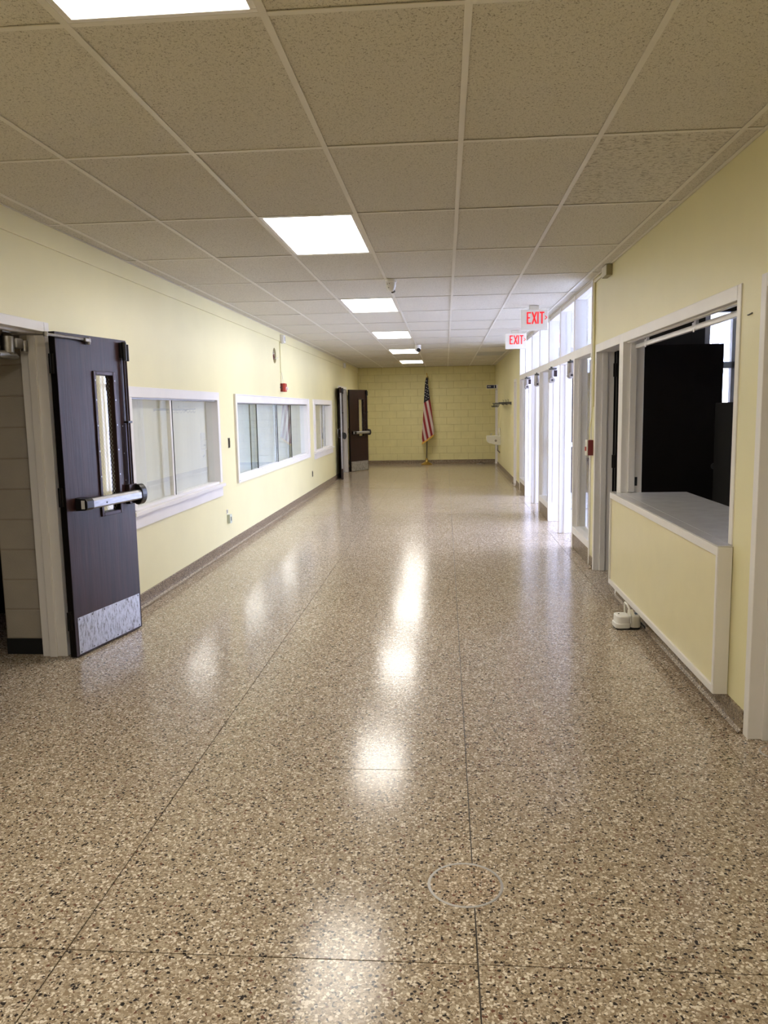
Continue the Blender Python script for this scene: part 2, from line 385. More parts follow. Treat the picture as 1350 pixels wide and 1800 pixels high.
NDA, NDB = 2.66, 3.70      # near right doorway
SWA, SWB = 3.94, 6.50      # service window
ODA, ODB = 6.50, 7.60      # office doorway
SFA, SFB = 7.75, 15.10     # glazed entrance screen
CDA, CDB = 15.82, 16.46    # closet doorway
RDA, RDB = 21.52, 22.42    # restroom doorway
HR = 2.122
rr_ = [(YB, NDA, 0, ZT), (NDA, NDB, HR, ZT), (NDB, SWA, 0, ZT), (SWA, SWB, 0, 0.83), (SWA, ODB, HR, ZT), (ODB, SFA, 0, ZT),
       (SFA, SFB, ZC+0.002, ZT), (SFB, CDA, 0, ZT), (CDA, CDB, HR, ZT), (CDB, RDA, 0, ZT), (RDA, RDB, HR, ZT), (RDB, YF, 0, ZT)]
wall('wall_right', 'pale yellow painted right wall with entrance and service window', M_['wall'], rr_, XR, XR+0.15)
tag(box('wall_back', M_['wall'], None, XL-0.15, XR+0.15, YB-0.15, YB, 0, ZT), 'yellow wall closing the corridor behind the viewer', 'wall', 'structure')

# far wall of concrete blocks
wf = tag(box('wall_far', M_['joint'], None, XL-0.15, XR+0.15, YF+0.004, YF+0.2, 0, ZT), 'yellow painted concrete block wall at the end of the corridor', 'wall', 'structure')
def blocks(parent, x0, x1, z0, z1, yface, m, bw=0.4064, bh=0.2032, joint=0.009, depth=0.05, phase=0.0):
    cache = {}
    r = 0; z = z0
    while z < z1-0.02:
        zt = min(z+bh, z1); x = x0 - ((bw/2 if r % 2 else 0) + phase) % bw
        while x < x1-0.01:
            a, b_ = max(x, x0), min(x+bw, x1)
            if b_-a > 0.03:
                k = (round(b_-a, 3), round(zt-z, 3))
                if k not in cache:
                    W_, H_ = k[0]-joint, k[1]-joint
                    cache[k] = MB().box(-W_/2, W_/2, 0, depth, -H_/2, H_/2).mesh('block', m)
                o = link('block', cache[k], parent, bevel=0.004); o.location = ((a+b_)/2, yface+random.uniform(0, .0015), (z+zt)/2)
            x += bw
        z = zt; r += 1
blocks(wf, XL, XR, 0.095, ZC+0.01, YF, M_['block'], phase=0.13)

# cove bases
def cove(name, label, pts_fn, a, b_, axis):
    # profile in (distance from wall, z)
    prof = [(0, 0), (0.035, 0), (0.022, 0.006), (0.012, 0.018), (0.009, 0.035), (0.009, 0.108), (0, 0.112)]
    return [pts_fn(p) for p in prof]
def base_run(name, label, side, runs):
    b = MB()
    prof = [(0, 0.0005), (0.05, 0.0005), (0.028, 0.006), (0.014, 0.020), (0.010, 0.04), (0.010, 0.106), (0.006, 0.112), (0, 0.112)]
    for a, c in runs:
        if side == 'L': b.prism([(XL+d, z) for d, z in prof], 1, a, c)
        if side == 'R': b.prism([(XR-d, z) for d, z in prof], 1, a, c)
        if side == 'F': b.prism([(YF-d, z) for d, z in prof], 0, a, c)
    return tag(b.build(name, M_['base']), label, 'baseboard', 'structure')
base_run('baseboard_left', 'grey terrazzo cove base along the left wall', 'L', [(YB, D1A), (D1B, D2A), (D2B, YF)])
base_run('baseboard_right', 'grey terrazzo cove base along the right wall', 'R', [(YB, NDA), (NDB, SWB), (ODB, SFA), (SFB, CDA), (CDB, RDA), (RDB, YF)])
base_run('baseboard_far', 'grey terrazzo cove base under the block wall', 'F', [(XL, XR)])

# ================================================================== ROOMS BEHIND THE OPENINGS
# recess behind the near left doorway
rc = empty('wall_recess', 'dark recess with beige block wall behind the near left doorway', 'wall', kind='structure')
BWY, BWX = 4.86, -2.905
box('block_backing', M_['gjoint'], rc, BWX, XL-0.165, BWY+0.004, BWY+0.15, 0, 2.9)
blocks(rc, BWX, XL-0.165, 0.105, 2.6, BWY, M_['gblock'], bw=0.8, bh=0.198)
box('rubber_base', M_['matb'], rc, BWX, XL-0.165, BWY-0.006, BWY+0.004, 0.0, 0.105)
MB().box(-5.0, XL-0.15, 5.9, 6.0, 0, 2.95).box(-5.1, -5.0, 2.5, 6.0, 0, 2.95).box(-5.0, XL-0.15, 2.4, 2.5, 0, 2.95).build('painted_dark_shell', M_['dark'], rc)  # near-black walls stand for the unlit space beyond the recess
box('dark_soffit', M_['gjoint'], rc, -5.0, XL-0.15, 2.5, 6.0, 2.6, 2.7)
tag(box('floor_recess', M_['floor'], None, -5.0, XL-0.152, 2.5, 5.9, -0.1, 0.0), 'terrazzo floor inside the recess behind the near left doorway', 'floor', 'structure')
# recess behind far left doorway
rc2 = empty('wall_recess_far', 'dim beige lobby behind the far left double doors', 'wall', kind='structure')
MB().box(-5.0, XL-0.15, 20.6, 20.7, 0, 2.95).box(-5.1, -5.0, 17.6, 20.7, 0, 2.95).box(-5.0, XL-0.15, 17.5, 17.6, 0, 2.95).build('lobby_wall', M_['gblock'], rc2)
box('lobby_soffit', M_['gjoint'], rc2, -5.0, XL-0.15, 17.6, 20.6, 2.6, 2.7)
box('lobby_floor', M_['base'], rc2, -5.0, XL-0.15, 17.6, 20.6, -0.1, 0.0)
# office behind the service window; its gloom is put into wall and floor colours
def st(o, label, cat): return tag(o, label, cat, 'structure')
st(box('wall_office_side', M_['offw'], None, 5.0, 5.1, 1.5, 7.73, 0, 2.95), 'side wall of the unlit office, coloured dark for shade', 'wall')
st(box('wall_office_near', M_['offw'], None, XR+0.15, 5.0, 1.4, 1.5, 0, 2.95), 'near wall of the unlit office, coloured dark for shade', 'wall')
st(box('floor_office', M_['dark'], None, XR+0.15, 5.0, 1.5, 7.65, -0.1, 0.0), 'floor of the unlit office, coloured near-black for shade', 'floor')
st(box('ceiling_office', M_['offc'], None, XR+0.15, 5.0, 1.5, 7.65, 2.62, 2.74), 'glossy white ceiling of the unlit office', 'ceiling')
OWX, OWZ = 2.40, 2.40
st(MB().box(XR+0.15, OWX, 7.65, 7.73, 0, 2.95).box(OWX, 5.0, 7.65, 7.73, 0, 0.9).box(OWX, 5.0, 7.65, 7.73, OWZ, 2.95).build('wall_office_far', M_['offw']), 'partition coloured dark for shade, with a bright window behind the open office door', 'wall')
ow = empty('window_5', 'bright office window beside the open dark door leaf', 'window', (OWX, 7.65, 0.9), kind='structure')
for x in (0.025, 2.675-OWX, 1.2, 2.1): box('mullion', M_['white'], ow, x-0.025, x+0.025, 0.01, 0.075, 0.04, OWZ-0.9)
for z in (0.985, 0.0): box('rail', M_['white'], ow, 0, 2.6, 0.01, 0.075, z, z+(0.06 if z else 0.04))
box('pane', M_['glass'], ow, 0, 2.6, 0.04, 0.046, 0.02, OWZ-0.9)
# entrance vestibule
st(box('wall_vestibule_far', M_['vwall'], None, XR+0.15, 4.6, SFB+0.02, SFB+0.12, 0, 2.95), 'bright white far wall of the entrance vestibule', 'wall')
st(MB().box(OWX, 4.6, 7.733, 7.75, 0, 0.9).box(XR+0.15, OWX, 7.733, 7.75, 0, 2.74).box(OWX, 4.6, 7.733, 7.75, OWZ, 2.74).build('wall_vestibule_near', M_['vwall']), 'white near wall of the entrance vestibule', 'wall')
st(box('ceiling_vestibule', M_['vwall'], None, XR+0.15, 4.6, 7.75, SFB+0.02, 2.74, 2.94), 'white ceiling of the entrance vestibule', 'ceiling')
st(box('floor_vestibule', M_['pale'], None, XR+0.15, 4.6, 7.75, SFB+0.02, -0.1, 0.0), 'pale daylit floor of the entrance vestibule', 'floor')
fw_ = empty('window_6', 'outer glazed front of the entrance vestibule', 'window', (4.6, 7.75, 0), kind='structure')
FB = (SFB-7.73)/7
for k in range(8): box('mullion', M_['white'], fw_, -0.05, 0.05, k*FB, k*FB+0.05, 0, 2.74)
for k in range(7):
    box('transom_bar', M_['white'], fw_, -0.05, 0.05, k*FB+0.05, (k+1)*FB, 2.06, 2.12)
    box('pane', M_['glass'], fw_, 0, 0.006, k*FB+0.05, (k+1)*FB, 0.0, 2.74)
tag(box('ground', M_['conc'], None, 4.66, 60, -30, 60, -0.2, -0.03), 'pale concrete paving outside the entrance', 'ground', 'structure')

# ================================================================== DOOR FRAMES (steel)
def frame_run(name, label, side, ya, yb, zt, m, depth=0.16, face=0.06, proud=0.006, near=True):
    # side -1: left wall, +1: right wall
    xf = XL if side < 0 else XR; o = side
    e = empty(name, label, 'door frame', (xf, (ya+yb)/2, 0), kind='structure')
    inv = Vector((xf, (ya+yb)/2, 0))
    def jamb(y0, y1, inner):      # inner: +1 opening lies toward +y
        b = MB()
        yin = y1 if inner > 0 else y0
        b.box(-proud*o, depth*o, y0-inv.y, y1-inv.y, 0, zt)
        b.box(0.055*o, 0.105*o, yin-inv.y, yin+inner*0.016-inv.y, 0, zt-face)
        return b.build('jamb', m, e, bevel=0.003)
    if near: jamb(ya, ya+face, 1)
    jamb(yb-face, yb, -1)
    b = MB(); b.box(-proud*o, depth*o, ya+face-inv.y, yb-face-inv.y, zt-face, zt)
    b.box(0.055*o, 0.105*o, ya+face-inv.y, yb-face-inv.y, zt-face-0.016, zt-face); b.build('head', m, e, bevel=0.003)
    return e
frame_run('trim_2', 'white steel frame of the near left doorway', -1, D1A, D1B, DH, M_['white'])
frame_run('trim_3', 'white steel frame of the far left double doorway', -1, D2A, D2B, DH, M_['white'])
frame_run('trim_4', 'white steel frame at the right edge of the picture', 1, NDA, NDB, HR, M_['white'])
frame_run('trim_6', 'narrow white frame in yellow wall past the entrance screen', 1, CDA, CDB, HR, M_['white'], face=0.05)
frame_run('trim_7', 'white frame at the far right corner beneath the blue sign', 1, RDA, RDB, 2.10, M_['white'], face=0.05, proud=0.012)
# service window + office door share one frame
e = empty('trim_5', 'white steel frame around office doorway and service window', 'frame', (XR, 5.5, 0), kind='structure')
def sw(name, x0, x1, y0, y1, z0, z1, m='white'): return box(name, M_[m], e, x0, x1, y0-5.5, y1-5.5, z0, z1, bevel=0.003)
sw('jamb', -0.006, 0.16, SWA, SWA+0.05, 0.87, HR)
sw('head', -0.006, 0.05, SWA+0.05, 6.43, HR-0.072, HR)
sw('head', -0.006, 0.16, 6.57, ODB-0.055, HR-0.072, HR)
sw('mullion_post', -0.006, 0.16, 6.43, 6.57, 0, HR)
sw('stop', 0.05, 0.10, 6.412, 6.43, 0.87, HR-0.072); sw('stop', 0.02, 0.05, SWA+0.05, 6.412, HR-0.082, HR-0.072)
sw('stop', 0.05, 0.10, ODB-0.072, ODB-0.055, 0, HR-0.072); sw('stop', 0.05, 0.10, 6.57, 6.587, 0, HR-0.072)
sw('jamb', -0.006, 0.16, ODB-0.055, ODB, 0, HR)
sw('strike_hole_patch', 0.105, 0.125, 6.4285, 6.43, 0.92, 0.99, 'black')  # black patch painted in for the darkness of the strike hole
# sash rail hung inside the service window
sr = empty('sash_rail', 'white metal rail hanging below the service window head', 'rail', (1.50, 5.2, 2.0))
MB().prism([(-0.012, 0.0), (0.012, 0.0), (0.012, 0.028), (-0.012, 0.032)], 1, -1.20, 1.22).build('bar', M_['white'], sr, bevel=0.003)
for y in (-0.25, 0.9):
    MB().box(-0.008, 0.008, y-0.02, y+0.02, 0.028, 0.06).box(-0.014, -0.010, y-0.035, y+0.035, 0.004, 0.045).box(-0.016, -0.012, y-0.012, y+0.012, -0.012, 0.01).build('bracket', M_['white'], sr)

# closed doors in the side frames
def slab_door(name, label, ya, yb, zt, m, x):
    d = empty(name, label, 'door', (x, ya, 0), kind='structure')
    box('panel', m, d, 0, 0.045, 0, yb-ya, 0.01, zt, bevel=0.003)
    MB().cyl((-0.05, 0.07, 1.0), (0, 0.07, 1.0), 0.012).cyl((-0.06, 0.07, 1.0), (-0.035, 0.07, 1.0), 0.028).build('knob', M_['steel'], d, smooth=True)
slab_door('door_4', 'grey door set in the frame at the right picture edge', NDA+0.06, NDB-0.06, HR-0.06, M_['greyw'], XR+0.158)
slab_door('door_5', 'white door in the narrow frame past the entrance screen', CDA+0.05, CDB-0.05, HR-0.05, M_['white'], XR+0.115)
slab_door('door_6', 'restroom door beneath the blue projecting sign', RDA+0.05, RDB-0.05, 2.05, M_['white'], XR+0.115)

# ================================================================== DOOR LEAVES
def leaf(name, label, hinge, ang, sy, W=0.752, H=2.075, m='door', hardware=True, pull=False, t=0.045, z0=0.01, lite=True):
    d = empty(name, label, 'door', (hinge[0], hinge[1], 0), ang, 'structure')
    Y = lambda a: a*sy
    vs0, vs1, vz0, vz1 = 0.375, 0.565, 0.905, 1.825
    b = MB()
    if not lite: b.box(0, W, 0, Y(t), z0, H)
    else: b.box(0, vs0, 0, Y(t), z0, H).box(vs1, W, 0, Y(t), z0, H).box(vs0, vs1, 0, Y(t), z0, vz0).box(vs0, vs1, 0, Y(t), vz1, H)
    p = b.build('panel', M_[m], d)
    box('hinge_edge', M_['edge'], d, -0.003, 0.0, Y(0.001), Y(t), z0, H)
    for side in ((0, 1) if lite else ()):
        y0, y1 = (Y(-0.010), Y(0.012)) if side == 0 else (Y(t-0.012), Y(t+0.010))
        f = MB(); g = 0.026
        f.box(vs0-g, vs0, y0, y1, vz0-g, vz1+g).box(vs1, vs1+g, y0, y1, vz0-g, vz1+g).box(vs0, vs1, y0, y1, vz0-g, vz0).box(vs0, vs1, y0, y1, vz1, vz1+g)
        vf = f.build('vision_frame', M_['rod'], d, bevel=0.004)
        sc = MB()
        for z in (0.98, 1.15, 1.32, 1.49, 1.66, 1.79):
            for s in (vs0-g/2, vs1+g/2): sc.cyl((s, y0 if side == 0 else y1, z), (s, (y0 if side == 0 else y1)+Y(-0.003 if side == 0 else 0.003), z), 0.005, n=8)
        sc.build('screw', M_['steel'], vf)
    if lite:
        gl = box('vision_glass', M_['wire'], d, vs0, vs1, Y(t/2-0.003), Y(t/2+0.003), vz0, vz1)
        wm = MB(); step = 0.030; k = vz0-(vs1-vs0)
        while k < vz1:
            for sg in (1, -1):
                pts = []
                for s in (vs0, vs1):
                    z = k+(s-vs0) if sg > 0 else k+(vs1-s)
                    pts.append((s, z))
                (a0, z0_), (a1, z1_) = sorted(pts, key=lambda q: q[1])
                lo_, hi_ = max(z0_, vz0), min(z1_, vz1)
                if hi_-lo_ > 0.004:
                    f0 = (lo_-z0_)/(z1_-z0_); f1 = (hi_-z0_)/(z1_-z0_)
                    wm.cyl((a0+(a1-a0)*f0, Y(t/2), lo_), (a0+(a1-a0)*f1, Y(t/2), hi_), 0.0007, n=4)
            k += step
        wmo = wm.build('wire_mesh', M_['steel'], gl); wmo['kind'] = 'stuff'
    kp = box('kick_plate', M_['kick'], d, 0.028, W-0.018, Y(-0.002), 0, 0.02, 0.262)
    sc = MB()
    for s in [0.045+(W-0.08)*q/5 for q in range(6)]:
        for z in (0.032, 0.25): sc.cyl((s, Y(-0.002), z), (s, Y(-0.004), z), 0.005, n=8)
    sc.build('screw', M_['gun'], kp)
    for z in (0.25, 1.05, 1.88):
        MB().cyl((-0.008, Y(t*0.5), z-0.06), (-0.008, Y(t*0.5), z+0.06), 0.010, n=10).box(-0.03, 0, Y(t*0.55), Y(t*0.75), z-0.06, z+0.06).build('hinge', M_['edge'], d)
    if hardware:
        bar = MB().prism([(Y(-0.035), 0.958), (Y(-0.075), 0.958), (Y(-0.085), 0.968), (Y(-0.085), 1.008), (Y(-0.072), 1.026), (Y(-0.035), 1.026)], 0, 0.155, W-0.01).build('push_bar', M_['steel'], d, bevel=0.003)
        MB().cyl((0.30, Y(-0.085), 0.985), (0.30, Y(-0.0865), 0.985), 0.007, n=10).build('lock_hole', M_['black'], bar)
        MB().prism([(Y(0), 0.95), (Y(-0.075), 0.955), (Y(-0.088), 0.968), (Y(-0.088), 1.014), (Y(-0.075), 1.03), (Y(0), 1.035)], 0, 0.085, 0.16).build('bar_end_cap', M_['black'], d, bevel=0.004)
        box('end_cap_label', M_['plast'], d, 0.083, 0.085, Y(-0.07), Y(-0.045), 0.965, 1.02)
        prof = [(0.092*math.cos(a), 0.055*math.sin(a)) for a in [math.pi*2*q/24 for q in range(24)]]
        MB().prism([(Y(-0.045+c*0.5), 0.992+s) for c, s in [(p_[0], p_[1]*1.35) for p_ in prof]], 0, W-0.035, W+0.03).build('bar_head_housing', M_['black'], d, bevel=0.006)
        box('bar_base_plate', M_['rod'], d, W-0.11, W-0.012, Y(-0.035), 0, 0.93, 1.07, bevel=0.004)
        MB().cyl((W-0.067, Y(-0.022), 1.06), (W-0.067, Y(-0.022), 1.97), 0.008, n=10).build('vertical_rod', M_['rod'], d, smooth=True)
        MB().cyl((W-0.040, Y(-0.022), 1.06), (W-0.040, Y(-0.022), 1.97), 0.0065, n=10).build('vertical_rod', M_['rod'], d, smooth=True)
        MB().box(W-0.075, W-0.022, Y(-0.035), 0, 1.50, 1.515).build('rod_guide', M_['black'], d, bevel=0.003)
        MB().box(W-0.088, W-0.018, Y(-0.02), 0, 1.95, 2.055).cyl((W-0.068, Y(-0.03), 1.93), (W-0.068, Y(-0.03), 2.06), 0.017, n=10).cyl((W-0.036, Y(-0.03), 1.93), (W-0.036, Y(-0.03), 2.045), 0.014, n=10).build('top_latch', M_['black'], d, bevel=0.003)
        pl = box('rod_cover_plate', M_['rod'], d, W-0.110, W-0.018, Y(-0.003), 0, 1.085, 1.495, bevel=0.001)
        sc = MB()
        for z in (1.10, 1.29, 1.48):
            for s in (W-0.10, W-0.027): sc.cyl((s, Y(-0.003), z), (s, Y(-0.006), z), 0.004, n=8)
        sc.build('screw', M_['steel'], pl)
    if pull:
        MB().tube([(W-0.07, Y(t), 0.95), (W-0.07, Y(t+0.05), 0.96), (W-0.07, Y(t+0.06), 1.05), (W-0.07, Y(t+0.05), 1.14), (W-0.07, Y(t), 1.15)], 0.009).build('pull_handle', M_['steel'], d, smooth=True)
        box('edge_strip', M_['steel'], d, W, W+0.002, Y(0.008), Y(t-0.008), 0.25, 1.95)
    return d
R = math.radians
dA = math.atan2(5.503-4.765, -2.243+2.385)
leaf('door_1', 'dark brown door leaf standing open beside the nearest window', (-2.385, 4.765), dA, 1)
leaf('door_2', 'dark brown far door leaf folded back, seen nearly edge-on', (-2.445, 18.40), R(-79.5), -1, m='doorb', pull=True)
leaf('door_3', 'dark brown far door leaf standing out beside the block wall', (-2.40, 19.87), R(59), 1, m='doorb')

# door closer of the near left door (body under the head, arm to the leaf)
dc = empty('door_closer', 'old grey metal closer and arm above the near left door', 'door closer', (-2.60, 4.62, 2.0))
MB().lathe([(0.028, -0.07), (0.038, -0.06), (0.038, 0.035), (0.028, 0.045), (0.022, 0.06)], (0.0, -0.02, 0), 20).build('barrel', M_['dsteel'], dc, smooth=True)
MB().cyl((0.0, -0.14, -0.075), (0.0, 0.05, -0.075), 0.024, n=14).cyl((0.0, 0.05, -0.075), (0.0, 0.085, -0.08), 0.014, n=12).build('cylinder', M_['dsteel'], dc, smooth=True)
box('gear_box', M_['dsteel'], dc, -0.03, 0.035, 0.02, 0.10, -0.03, 0.03, bevel=0.006)
box('mounting_plate', M_['dsteel'], dc, -0.035, 0.035, -0.12, 0.12, 0.052, 0.061, bevel=0.002)
MB().cyl((0.03, 0.12, -0.045), (0.03, 0.12, 0.02), 0.02, n=12).build('adjuster', M_['dsteel'], dc, smooth=True)
K = Vector((0.225, 0.015, 0.046)); SH = Vector((0.29, 0.44, 0.045))
MB().tube([(0.0, -0.02, 0.046), (0.0, -0.02, 0.05), K], 0.008, n=8).build('arm', M_['dsteel'], dc, smooth=True)
MB().tube([K, K.lerp(SH, 0.5), SH], 0.009, n=8, r1=0.008).cyl(K-Vector((0, 0, .014)), K+Vector((0, 0, .014)), 0.014, n=10).build('forearm', M_['dsteel'], dc, smooth=True)
MB().cyl(SH-Vector((0, 0, .03)), SH+Vector((0, 0, .014)), 0.014, n=10).box(SH.x-0.012, SH.x+0.012, SH.y-0.06, SH.y+0.02, SH.z-0.014, SH.z+0.008).build('arm_shoe', M_['dsteel'], dc, bevel=0.003)

# ================================================================== LEFT WINDOWS
def left_window(name, label, yo0, yo1, yi0, yi1, zi0, zi1, zo1, panes, sill=True, edges=(), gm='glass', thin=False):
    e = empty(name, label, 'window', (XL, (yo0+yo1)/2, 0), kind='structure'); yc = (yo0+yo1)/2
    def bx(n, x0, x1, y0, y1, z0, z1, m='white', bv=0.003): return box(n, M_[m], e, x0, x1, y0-yc, y1-yc, z0, z1, bevel=bv)
    pr = 0.018
    bx('head_casing', -0.13, pr, yo0, yo1, zi1, zo1)
    zb = zi0 if sill else zi0-0.05
    bx('side_casing', -0.13, pr, yo0, yi0, zb, zi1); bx('side_casing', -0.13, pr, yi1, yo1, zb, zi1)
    if sill:
        bx('sill', -0.13, 0.045, yo0-0.03, yo1+0.03, zi0-0.045, zi0-0.012)
        bx('apron', 0, pr, yo0, yo1, zi0-0.15, zi0-0.045)
        bx('track', -0.075, 0.0, yi0, yi1, zi0-0.012, zi0+0.012)
    else:
        bx('bottom_casing', -0.13, pr, yi0, yi1, zi0-0.055, zi0)
        bx('track', -0.075, -0.005, yi0, yi1, zi0, zi0+0.014)
        for (a, b_, c, d) in ((yo0-0.022, yo0, zi0-0.075, zo1+0.012), (yo1, yo1+0.022, zi0-0.075, zo1+0.012), (yo0, yo1, zo1, zo1+0.012), (yo0, yo1, zi0-0.075, zi0-0.055)):
            bx('back_band', 0, 0.028, a, b_, c, d)
    bx('top_track', -0.075, -0.005, yi0, yi1, zi1-0.014, zi1, 'steel', 0.001)
    bx('shade', -0.128, -0.118, yi0, yi1, zi0-0.012, zi1, 'blind', 0)
    for k, (a, b_) in enumerate(panes):
        x = -0.028 if k % 2 == 0 else -0.052
        p = bx('pane', x-0.003, x+0.003, a, b_, zi0+0.012, zi1-0.012, gm, 0)
        for q_, yy in enumerate((a, b_)):
            if yi0+0.03 < yy < yi1-0.03 and (thin or (k == 0 and q_ == 1)):
                box('pane_edge', M_['gedge'], p, x-0.005, x+0.006, yy-0.006-yc, yy+0.006-yc, zi0+0.012, zi1-0.012)
    if not thin:
        yy = panes[1][0]; bx('meeting_stile', -0.060, -0.022, yy-0.030, yy+0.010, zi0+0.012, zi1-0.012)
    return e
left_window('window_1', 'white framed sliding window just past the near open door', 6.02, 8.53, 6.10, 8.46, 0.80, 1.695, 1.78, [(6.10, 7.125), (7.10, 8.46)])
w2 = left_window('window_2', 'longest sliding glass window, in the middle of left wall', 9.20, 14.22, 9.28, 14.06, 0.80, 1.675, 1.765, [(9.28, 10.40), (10.13, 11.70), (11.68, 12.74), (12.70, 14.06)], sill=False, gm='glassg', thin=True)
left_window('window_3', 'small sliding window nearest the far double doors', 14.76, 17.20, 14.96, 17.02, 0.80, 1.685, 1.78, [(14.96, 15.92), (15.87, 17.02)])

# ================================================================== ENTRANCE SCREEN (right)
es = empty('window_4', 'white framed glazed entrance screen with transom lights on right wall', 'window', (XR, SFA, 0), kind='structure')
NB = 7; BWD = (SFB-SFA)/NB; FD = 0.13
ys = [k*BWD for k in range(NB+1)]
for k, y in enumerate(ys):
    a, b_ = (y, y+0.045) if k == 0 else ((y-0.045, y) if k == NB else (y-0.035, y+0.035))
    MB().box(-0.012, FD, a, b_, 0, ZC-0.001).build('mullion', M_['white'], es, bevel=0.004)
    if 0 < k < NB: MB().box(0.05, 0.075, a-0.012, b_+0.012, 0.25 if k in (1, 3, 4, 6) else 0, 2.06).build('stop', M_['white'], es)
for k in range(NB):
    a, b_ = ys[k]+(0.045 if k == 0 else 0.035), ys[k+1]-(0.045 if k == NB-1 else 0.035)
    box('transom_bar', M_['white'], es, -0.012, FD, a, b_, 2.062, 2.15, bevel=0.004)
    box('head', M_['white'], es, -0.004, FD, a, b_, 2.685, ZC-0.001, bevel=0.004)
    box('transom_pane', M_['glass'], es, 0.05, 0.056, a, b_, 2.15, 2.685)
    box('glazing_bead', M_['white'], es, 0.03, 0.05, a, b_, 2.15, 2.168)
    if k in (0, 3, 6):
        box('knee_wall', M_['base'], es, -0.004, FD, a-0.035, b_+0.035, 0.0, 0.168, bevel=0.006)
        box('sill', M_['white'], es, -0.012, FD, a, b_, 0.168, 0.245, bevel=0.004)
        box('side_pane', M_['glass'], es, 0.06, 0.066, a, b_, 0.245, 2.062)
        for yy in (a, b_-0.02): box('glazing_bead', M_['white'], es, 0.035, 0.06, yy, yy+0.02, 0.245, 2.062)
# entry leaves, opened outward
HX = XR+0.20
def entry(name, label, x, y, ang, sy): return leaf(name, label, (x, y), R(ang), sy, W=0.93, H=2.05, m='doorb', hardware=True)
entry('door_7', 'brown entrance leaf folded back behind the nearest side light', HX, SFA+ys[1]-0.01, -90, -1)
entry('door_8', 'brown entrance leaf folded back behind the middle side light', HX, SFA+ys[3]+0.01, 90, 1)
entry('door_9', 'brown entrance leaf standing out in the third opening', XR+0.145, SFA+ys[4]+0.06, 6, 1)
entry('door_10', 'brown entrance leaf folded back behind the farthest side light', HX, SFA+ys[6]+0.01, 90, 1)
# overhead closers
def closer(x, y, arm, label):
    c = empty('overhead_closer', label, 'door closer', (x, y, 1.97), group='closers hanging under the entrance transom bar')
    c.scale = (1.2, 1.2, 1.15)
    MB().lathe([(0.030, -0.055), (0.037, -0.045), (0.037, 0.05), (0.028, 0.06)], (0, 0, 0), 18).build('barrel', M_['closerg'], c, smooth=True)
    MB().cyl((0.0, -0.055, -0.06), (0.0, 0.06, -0.06), 0.030, n=16).build('valve_body', M_['closerg'], c, smooth=True)
    MB().cyl((0.0, -0.058, -0.06), (0.0, -0.055, -0.06), 0.012, n=12).build('valve_screw', M_['black'], c)
    MB().box(-0.03, 0.05, -0.03, 0.03, 0.058, 0.075).cyl((0, 0, 0.06), (0, 0, 0.092), 0.015, n=12).build('mount', M_['gun'], c)
    if arm: MB().box(0.02, 0.055, -0.035, 0.04, -0.02, 0.05).tube([(0, 0, 0.085), (0.20, -0.12, 0.085), (0.34, 0.05, 0.08)], 0.008).build('arm', M_['rod'], c)
closer(1.395, 9.02, False, 'grey closer hanging nearest, next to the first side light')
closer(1.385, 10.56, True, 'closer with arm hanging in the second entrance opening')
closer(1.39, 12.26, False, 'closer hanging in the third entrance opening')
closer(1.39, 13.78, True, 'closer hanging in the farthest entrance opening')

# ================================================================== OFFICE CONTENTS
d11 = leaf('door_11', 'office door leaf coloured near-black as backlit, open behind the service window', (1.555, 7.38), R(0), 1, W=0.93, H=2.092, m='edge', hardware=False, lite=False)  # brown leaf given near-black colour for its backlit shade
MB().cyl((0.865, 0, 1.0), (0.865, -0.05, 1.0), 0.012).cyl((0.865, -0.035, 1.0), (0.865, -0.06, 1.0), 0.028).build('knob', M_['gun'], d11)
fc = empty('cabinet', 'tall cabinet coloured near-black as a silhouette against the office window', 'cabinet', (2.60, 6.60, 0))
box('body', M_['dark'], fc, -0.35, 0.35, -0.25, 0.25, 0.05, 1.57, bevel=0.01)  # silhouette against the window is put into the near-black colour
box('plinth', M_['black'], fc, -0.33, 0.33, -0.23, 0.23, 0, 0.05)
for z in (0.07, 0.44, 0.81, 1.18):
    dr = box('drawer', M_['dark'], fc, -0.335, 0.335, -0.265, -0.25, z, z+0.35, bevel=0.004)
    box('handle', M_['gun'], dr, -0.07, 0.07, -0.28, -0.265, z+0.22, z+0.24)

# ================================================================== SERVICE COUNTER
sc = empty('service_counter', 'white edged counter with yellow front under the service window', 'counter', (XR, 3.93, 0))
CL = 6.503-3.93; cx = 1.328-XR
box('front_panel', M_['panel'], sc, cx+0.014, -0.004, 0.022, CL-0.022, 0.145, 0.815)
box('top_rail', M_['white'], sc, cx, -0.004, 0, CL, 0.815, 0.866-0.006, bevel=0.002)
box('bottom_rail', M_['white'], sc, cx, -0.004, 0, CL, 0.112, 0.148, bevel=0.002)
box('end_stile', M_['white'], sc, cx, -0.004, 0, 0.028, 0.148, 0.815, bevel=0.002)
box('end_stile', M_['white'], sc, cx, -0.004, CL-0.02, CL, 0.148, 0.815, bevel=0.002)
box('end_panel', M_['white'], sc, cx+0.003, -0.004, -0.004, 0.0, 0.114, 0.858)
box('top_board', M_['ctop'], sc, cx, 0.0, 0, CL, 0.860, 0.868, bevel=0.002)
box('top_board', M_['ctop'], sc, 0.003, 1.915-XR, 0.062, CL-0.076, 0.845, 0.867, bevel=0.002)

